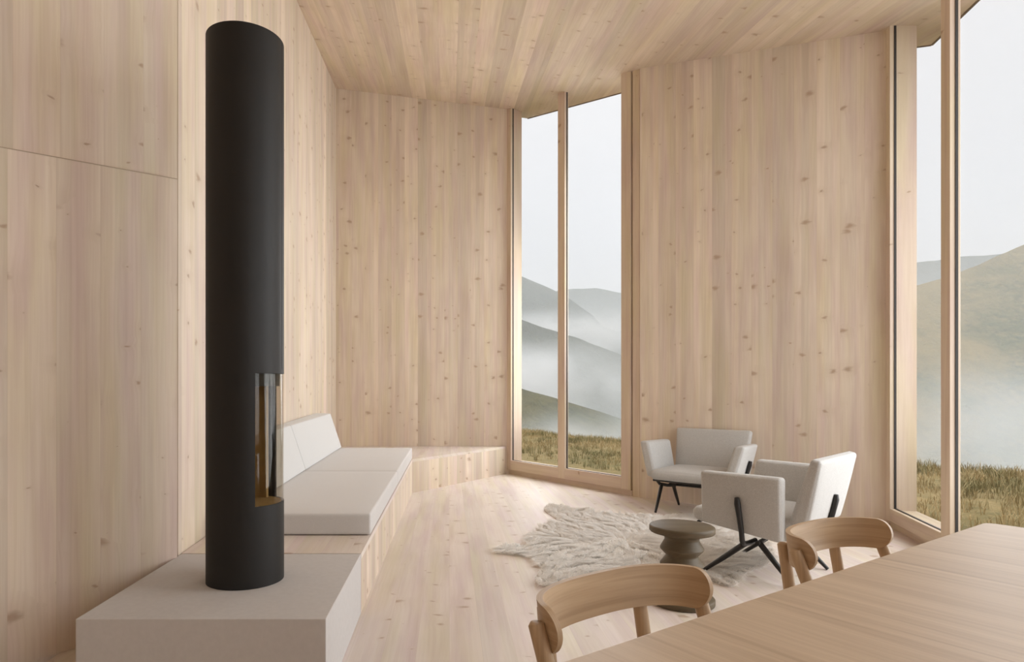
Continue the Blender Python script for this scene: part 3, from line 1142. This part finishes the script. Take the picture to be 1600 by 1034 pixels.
fdir = flow(pts)
fperp = np.stack([-fdir[:, 1], fdir[:, 0]], 1)
near = np.zeros(nf, int)
for s in range(0, nf, 4000):
    dv = pts[s:s + 4000, None, :] - clump[None]
    al = (dv * fdir[s:s + 4000, None, :]).sum(2)
    ac = (dv * fperp[s:s + 4000, None, :]).sum(2)
    near[s:s + 4000] = ((al * .42) ** 2 + ac ** 2).argmin(1)
across = ((clump[near] - pts) * fperp).sum(1, keepdims=True)
cl_len = rs.uniform(.55, 1.35, NCL)[near][:, None]
cl_tw = rs.normal(0, .016, NCL)[near][:, None]
lean = fdir * .034 * cl_len + fperp * (across * .40 + cl_tw) + rs.normal(0, .006, (nf, 2))
lens = rs.uniform(.020, .040, nf) * cl_len[:, 0]
wd = rs.uniform(.0012, .0024, nf)
side = np.stack([-lean[:, 1], lean[:, 0]], 1)
side /= (np.linalg.norm(side, axis=1, keepdims=True) + 1e-9)
V = np.zeros((nf, 5, 3))
base = np.concatenate([pts - [rcx, rcy], np.full((nf, 1), .0035)], 1)
mid = base.copy()
mid[:, :2] += lean * .45
mid[:, 2] += lens * .66
tip = base.copy()
tip[:, :2] += lean * 1.7
tip[:, 2] += lens * rs.uniform(.35, .85, nf)
sv = np.concatenate([side, np.zeros((nf, 1))], 1) * wd[:, None]
V[:, 0] = base - sv  # each hair: a root, a bend, a tip
V[:, 1] = base + sv
V[:, 2] = mid + sv * .9
V[:, 3] = mid - sv * .9
V[:, 4] = tip
me = bpy.data.meshes.new('fur')
idx_ = np.arange(nf)[:, None] * 5
quads = idx_ + np.array([[0, 1, 2, 3]])
tris = idx_ + np.array([[3, 2, 4]])
me.vertices.add(nf * 5)
me.vertices.foreach_set('co', V.reshape(-1))
loops = np.concatenate([quads, tris], 1).reshape(-1)
me.loops.add(len(loops))
me.loops.foreach_set('vertex_index', loops.astype(np.int32))
me.polygons.add(nf * 2)
starts = np.stack([np.arange(nf) * 7, np.arange(nf) * 7 + 4], 1).reshape(-1)
me.polygons.foreach_set('loop_start', starts.astype(np.int32))
me.update(calc_edges=True)
me.validate()
me.polygons.foreach_set('use_smooth', [True] * len(me.polygons))
me.materials.append(M_FUR)
fur = link(bpy.data.objects.new('fur', me), rug)
tag(fur, kind='stuff')


# ------------------------------------------------------------------ the land outside
def land_material(name, cols, scale=1.0, bump=0.4):
    m = NT(name)
    tc = m.n('ShaderNodeTexCoord').outputs['Object']
    a = m.noise(tc, 0.5 * scale, 6, 0.65, 0.6)
    b = m.noise(tc, 3.5 * scale, 5, 0.7)
    c = m.noise(tc, 0.09 * scale, 4, 0.6, 0.8)
    col = m.mix(m.rng(a, 0.35, 0.65, 0, 1), cols[0], cols[1])
    col = m.mix(m.rng(b, 0.40, 0.70, 0, 0.75), col, cols[2])
    col = m.mix(m.rng(c, 0.45, 0.62, 0, 0.8), col, cols[3])
    m.bsdf(col, 0.95, m.bump(b, bump, 0.4 / scale), **{'Specular IOR Level': 0.05})
    return m.m


M_MOOR = land_material('moor_grass', (rgb(0.22, 0.18, 0.085), rgb(0.36, 0.275, 0.14), rgb(0.11, 0.11, 0.055), rgb(0.30, 0.23, 0.12)), 1.0)
M_HILL = land_material('hill_grass', (rgb(0.17, 0.18, 0.075), rgb(0.34, 0.27, 0.12), rgb(0.05, 0.065, 0.035), rgb(0.44, 0.33, 0.15)), 0.10, 1.0)
M_NEARHILL = land_material('near_hill', (rgb(0.12, 0.13, 0.065), rgb(0.19, 0.175, 0.085), rgb(0.055, 0.065, 0.035), rgb(0.24, 0.20, 0.10)), 0.12, 1.0)
M_FARHILL = land_material('far_hill', (rgb(0.10, 0.11, 0.085), rgb(0.13, 0.13, 0.10), rgb(0.07, 0.08, 0.065), rgb(0.12, 0.12, 0.09)), 0.03, 0.6)

EDGE_N = Vector((0.823, 0.568))
EDGE_T = Vector((0.568, -0.823))


def ground_z(x, y):
    n_ = EDGE_N.x * x + EDGE_N.y * y
    t_ = EDGE_T.x * x + EDGE_T.y * y
    z = -0.32 + 0.10 * mnoise.noise(Vector((x * .35, y * .35, 1.0))) + 0.22 * mnoise.noise(Vector((x * .11, y * .11, 5.0)))
    c0 = 14.4 + 1.2 * mnoise.noise(Vector((t_ * .08, 3.0, 2.0)))
    if n_ > c0 - 2:
        z -= 0.035 * (n_ - c0 + 2) ** 1.75
    return max(z, -40)


mb = MB()
NX, NY = 90, 90
nv = [3.2 + (i / NX) ** 1.5 * 66 for i in range(NX + 1)]
tv = [-42 + 84 * j / NY for j in range(NY + 1)]
for n_ in nv:
    for t_ in tv:
        x, y = EDGE_N.x * n_ + EDGE_T.x * t_, EDGE_N.y * n_ + EDGE_T.y * t_
        if n_ < 6:
            pass
        mb.v.append((x, y, ground_z(x, y)))
for i in range(NX):
    for j in range(NY):
        a_ = i * (NY + 1) + j
        mb.f.append((a_, a_ + 1, a_ + NY + 2, a_ + NY + 1))
# keep the land out of the room's footprint
keep_f = []
for f_ in mb.f:
    ok = True
    for vi in f_:
        x, y, z = mb.v[vi]
        n_ = x * .823 + y * .568
        if n_ < 5.0:
            ok = False
    keep_f.append(ok)
mb.f = [f_ for f_, k_ in zip(mb.f, keep_f) if k_]
o = mb.build('ground_exterior', M_MOOR, smooth=True, angle=180)
tag(o, kind='structure')

# long moor grass: tufts of bent blades
rs = np.random.RandomState(11)
NT_ = 5200
blades = []
cnt = 0
vv, ff, cc = [], [], []
while cnt < NT_:
    n_ = 8.6 + rs.rand() ** 0.8 * 8.6
    t_ = rs.uniform(-24, 9)
    x, y = EDGE_N.x * n_ + EDGE_T.x * t_, EDGE_N.y * n_ + EDGE_T.y * t_
    r_ = x / max(y, .1)
    if not (0.02 < r_ < 0.42 or 0.62 < r_ < 1.15) or y < 3.5:
        continue
    cnt += 1
    z = ground_z(x, y) - .01
    hgt = rs.uniform(.07, .17) * (1.25 if mnoise.noise(Vector((x * .5, y * .5, 9))) > 0 else .8)
    for b_ in range(9):
        a = rs.uniform(0, 2 * math.pi)
        bx_, by_ = x + rs.normal(0, .05), y + rs.normal(0, .05)
        dx, dy = math.cos(a), math.sin(a)
        hb = hgt * rs.uniform(.6, 1.2)
        w_ = rs.uniform(.004, .008)
        ln = hb * rs.uniform(.2, .7)
        i0 = len(vv)
        vv += [(bx_ - dy * w_, by_ + dx * w_, z), (bx_ + dy * w_, by_ - dx * w_, z), (bx_ + dx * ln * .35 + dy * w_ * .7, by_ + dy * ln * .35 - dx * w_ * .7, z + hb * .65),
               (bx_ + dx * ln * .35 - dy * w_ * .7, by_ + dy * ln * .35 + dx * w_ * .7, z + hb * .65), (bx_ + dx * ln, by_ + dy * ln, z + hb)]
        ff += [(i0, i0 + 1, i0 + 2, i0 + 3), (i0 + 3, i0 + 2, i0 + 4)]


def grass_material():
    m = NT('moor_blades')
    tc = m.n('ShaderNodeTexCoord').outputs['Object']
    a = m.noise(tc, 0.55, 5, 0.65)
    b = m.noise(tc, 9.0, 2, 0.6)
    c = m.mix(m.rng(a, 0.42, 0.58, 0, 1), rgb(0.13, 0.135, 0.06), rgb(0.46, 0.35, 0.185))
    c = m.mix(m.rng(b, 0.35, 0.7, 0, 0.6), c, rgb(0.48, 0.375, 0.20))
    m.bsdf(c, 0.9, **{'Specular IOR Level': 0.08})
    return m.m


me = bpy.data.meshes.new('grass')
me.from_pydata(vv, [], ff)
me.materials.append(grass_material())
o = link(bpy.data.objects.new('grass', me))
tag(o, 'tufts of tawny moor grass on the slope outside the windows', 'grass', kind='stuff')


def hill(name, ridge, mat, front, back, base=-45, rough=1.0, seed=0):
    """ridge: (x, y, z) points left to right; the body falls away in front of and behind it"""
    R = [Vector(p) for p in ridge]
    n_ = 120
    seg = [0]
    for a_, b_ in zip(R[:-1], R[1:]):
        seg.append(seg[-1] + (b_ - a_).length)
    T = seg[-1]

    def at(s):
        for i in range(len(R) - 1):
            if seg[i + 1] >= s - 1e-6:
                f = (s - seg[i]) / (seg[i + 1] - seg[i])
                return R[i].lerp(R[i + 1], f)
        return R[-1]
    dx = (R[-1] - R[0])
    nn_ = Vector((dx.y, -dx.x, 0)).normalized()
    if nn_.y > 0:
        nn_ = -nn_
    mb = MB()
    vs_ = [-1 + i / 24 for i in range(25)] + [(i + 1) / 10 for i in range(10)]
    for i in range(n_ + 1):
        p = at(T * i / n_)
        for v_ in vs_:
            w_ = front if v_ < 0 else back
            q_ = p + nn_ * (-v_ * w_)
            k_ = abs(v_)
            s_ = (1 - k_) ** 1.25 if v_ < 0 else (1 - k_) ** 1.1
            z = base + (p.z - base) * s_
            amp = rough * (0.25 + 1.6 * k_ * (1 - k_) * 2)
            z += amp * (mnoise.fractal(Vector((q_.x * .02 + seed, q_.y * .02, seed)), 0.9, 2.1, 5) * 9)
            mb.v.append((q_.x, q_.y, z))
    m_ = len(vs_)
    for i in range(n_):
        for j in range(m_ - 1):
            a_ = i * m_ + j
            mb.f.append((a_, a_ + 1, a_ + m_ + 1, a_ + m_))
    o_ = mb.build(name, mat, smooth=True, angle=180)
    return tag(o_, kind='structure')


def far(x, y, Y):
    """a point at depth Y seen at that place of the photo"""
    return ((x - 702) * Y / 980, Y, H + (608 - y) * Y / 980)


hill('hill_near', [far(560, 560, 150), far(760, 590, 150), far(815, 606, 150), far(872, 622, 152), far(930, 640, 155), far(975, 656, 158), far(1060, 690, 165)], M_NEARHILL, 75, 60, -30, .25, 1)
hill('hill_slope', [far(640, 470, 330), far(800, 495, 330), far(850, 512, 330), far(905, 528, 335), far(975, 556, 345), far(1060, 590, 350), far(1120, 612, 350)], M_FARHILL, 150, 120, -60, .5, 2)
hill('mountain_dark', [far(560, 360, 560), far(740, 400, 560), far(815, 432, 560), far(872, 456, 560), far(892, 468, 560), far(925, 492, 565), (140, 570, 58), far(1000, 530, 575), far(1080, 560, 575)], M_FARHILL, 200, 200, -80, .5, 3)
hill('mountain_pale', [far(760, 470, 950), far(890, 452, 950), far(930, 450, 950), far(985, 460, 950), far(1080, 480, 950)], M_FARHILL, 300, 200, -80, .7, 4)
hill('hill_right', [far(1180, 540, 330), far(1330, 490, 335), far(1432, 446, 340), far(1500, 424, 340), far(1540, 407, 340), far(1600, 382, 340), far(1680, 345, 340), far(1800, 310, 345)], M_HILL, 190, 150, -60, .55, 6)
hill('mountain_right', [far(1250, 440, 800), far(1380, 415, 800), far(1440, 409, 800), far(1510, 400, 800), far(1600, 395, 800), far(1700, 410, 800)], M_FARHILL, 250, 200, -80, .6, 8)


# haze and mist: real scattering volumes
def fog_material(name, dens, col=(0.58, 0.615, 0.635, 1), aniso=0.0, soft=False, seed=0.0):
    m = NT(name)
    vs_ = m.n('ShaderNodeVolumeScatter')
    vs_.inputs['Color'].default_value = col
    vs_.inputs['Anisotropy'].default_value = aniso
    if soft:                                   # thins out towards the edge of the bank and breaks up into wisps
        tc = m.n('ShaderNodeTexCoord').outputs['Object']
        ln = m.n('ShaderNodeVectorMath', operation='LENGTH')
        m.put(ln.inputs[0], tc)
        fall = m.rng(ln.outputs['Value'], 0.15, 0.95, 1.0, 0.0, True)
        nz = m.noise(m.mapping(tc, (seed, seed * 2, 0), (2.0, 2.0, 1.1)), 1.0, 3, 0.55)
        m.put(vs_.inputs['Density'], m.math('MULTIPLY', m.math('MULTIPLY', fall, m.rng(nz, 0.36, 0.62, 0.1, 1.7)), dens))
    else:
        vs_.inputs['Density'].default_value = dens
    m.put(m.out.inputs['Volume'], vs_.outputs[0])
    return m.m


def bank(name, c, size, rz, dens, seed, label, sub=4, lump=0.25, col=(0.54, 0.57, 0.585, 1)):
    bm = bmesh.new()
    bmesh.ops.create_icosphere(bm, subdivisions=sub, radius=1.0)
    for v_ in bm.verts:
        k_ = 1 + lump * mnoise.fractal(v_.co * 1.6 + Vector((seed, seed, 0)), 1.0, 2.0, 3)
        v_.co *= k_
    me_ = bpy.data.meshes.new(name)
    bm.to_mesh(me_)
    bm.free()
    me_.polygons.foreach_set('use_smooth', [True] * len(me_.polygons))
    me_.materials.append(fog_material(name + '_air', dens, col, soft=True, seed=seed))
    o_ = link(bpy.data.objects.new(name, me_))
    o_.location = c
    o_.scale = size
    o_.rotation_euler = (0, 0, rz)
    return tag(o_, label, 'mist', kind='stuff')


hz = MB()
hz.prism([tuple(EDGE_N * 24 + EDGE_T * 400), tuple(EDGE_N * 1300 + EDGE_T * 700), tuple(EDGE_N * 1300 - EDGE_T * 900), tuple(EDGE_N * 24 - EDGE_T * 400)], -90, 120)
o = hz.build('haze', fog_material('valley_haze_air', 0.0017))
tag(o, 'thin grey haze filling the valley beyond the grass slope', 'haze', kind='stuff')


def at_px(x, y, Y):
    return far(x, y, Y)


bank('mist', at_px(1600, 705, 150), (74, 66, 30), 0.0, 0.028, 1, 'white mist lying in the valley behind the right window', col=(0.30, 0.32, 0.325, 1))
bank('mist', at_px(850, 598, 235), (56, 42, 21), 0.0, 0.055, 2, 'mist bank between the olive hill and the grey slope behind', col=(0.62, 0.645, 0.655, 1))
bank('mist', at_px(900, 522, 440), (100, 70, 22), 0.0, 0.030, 3, 'bright mist drifting below the dark mountain', col=(0.64, 0.665, 0.675, 1))
bank('mist', at_px(960, 700, 95), (25, 24, 9), 0.0, 0.060, 4, 'low mist behind the crest of the grass slope')
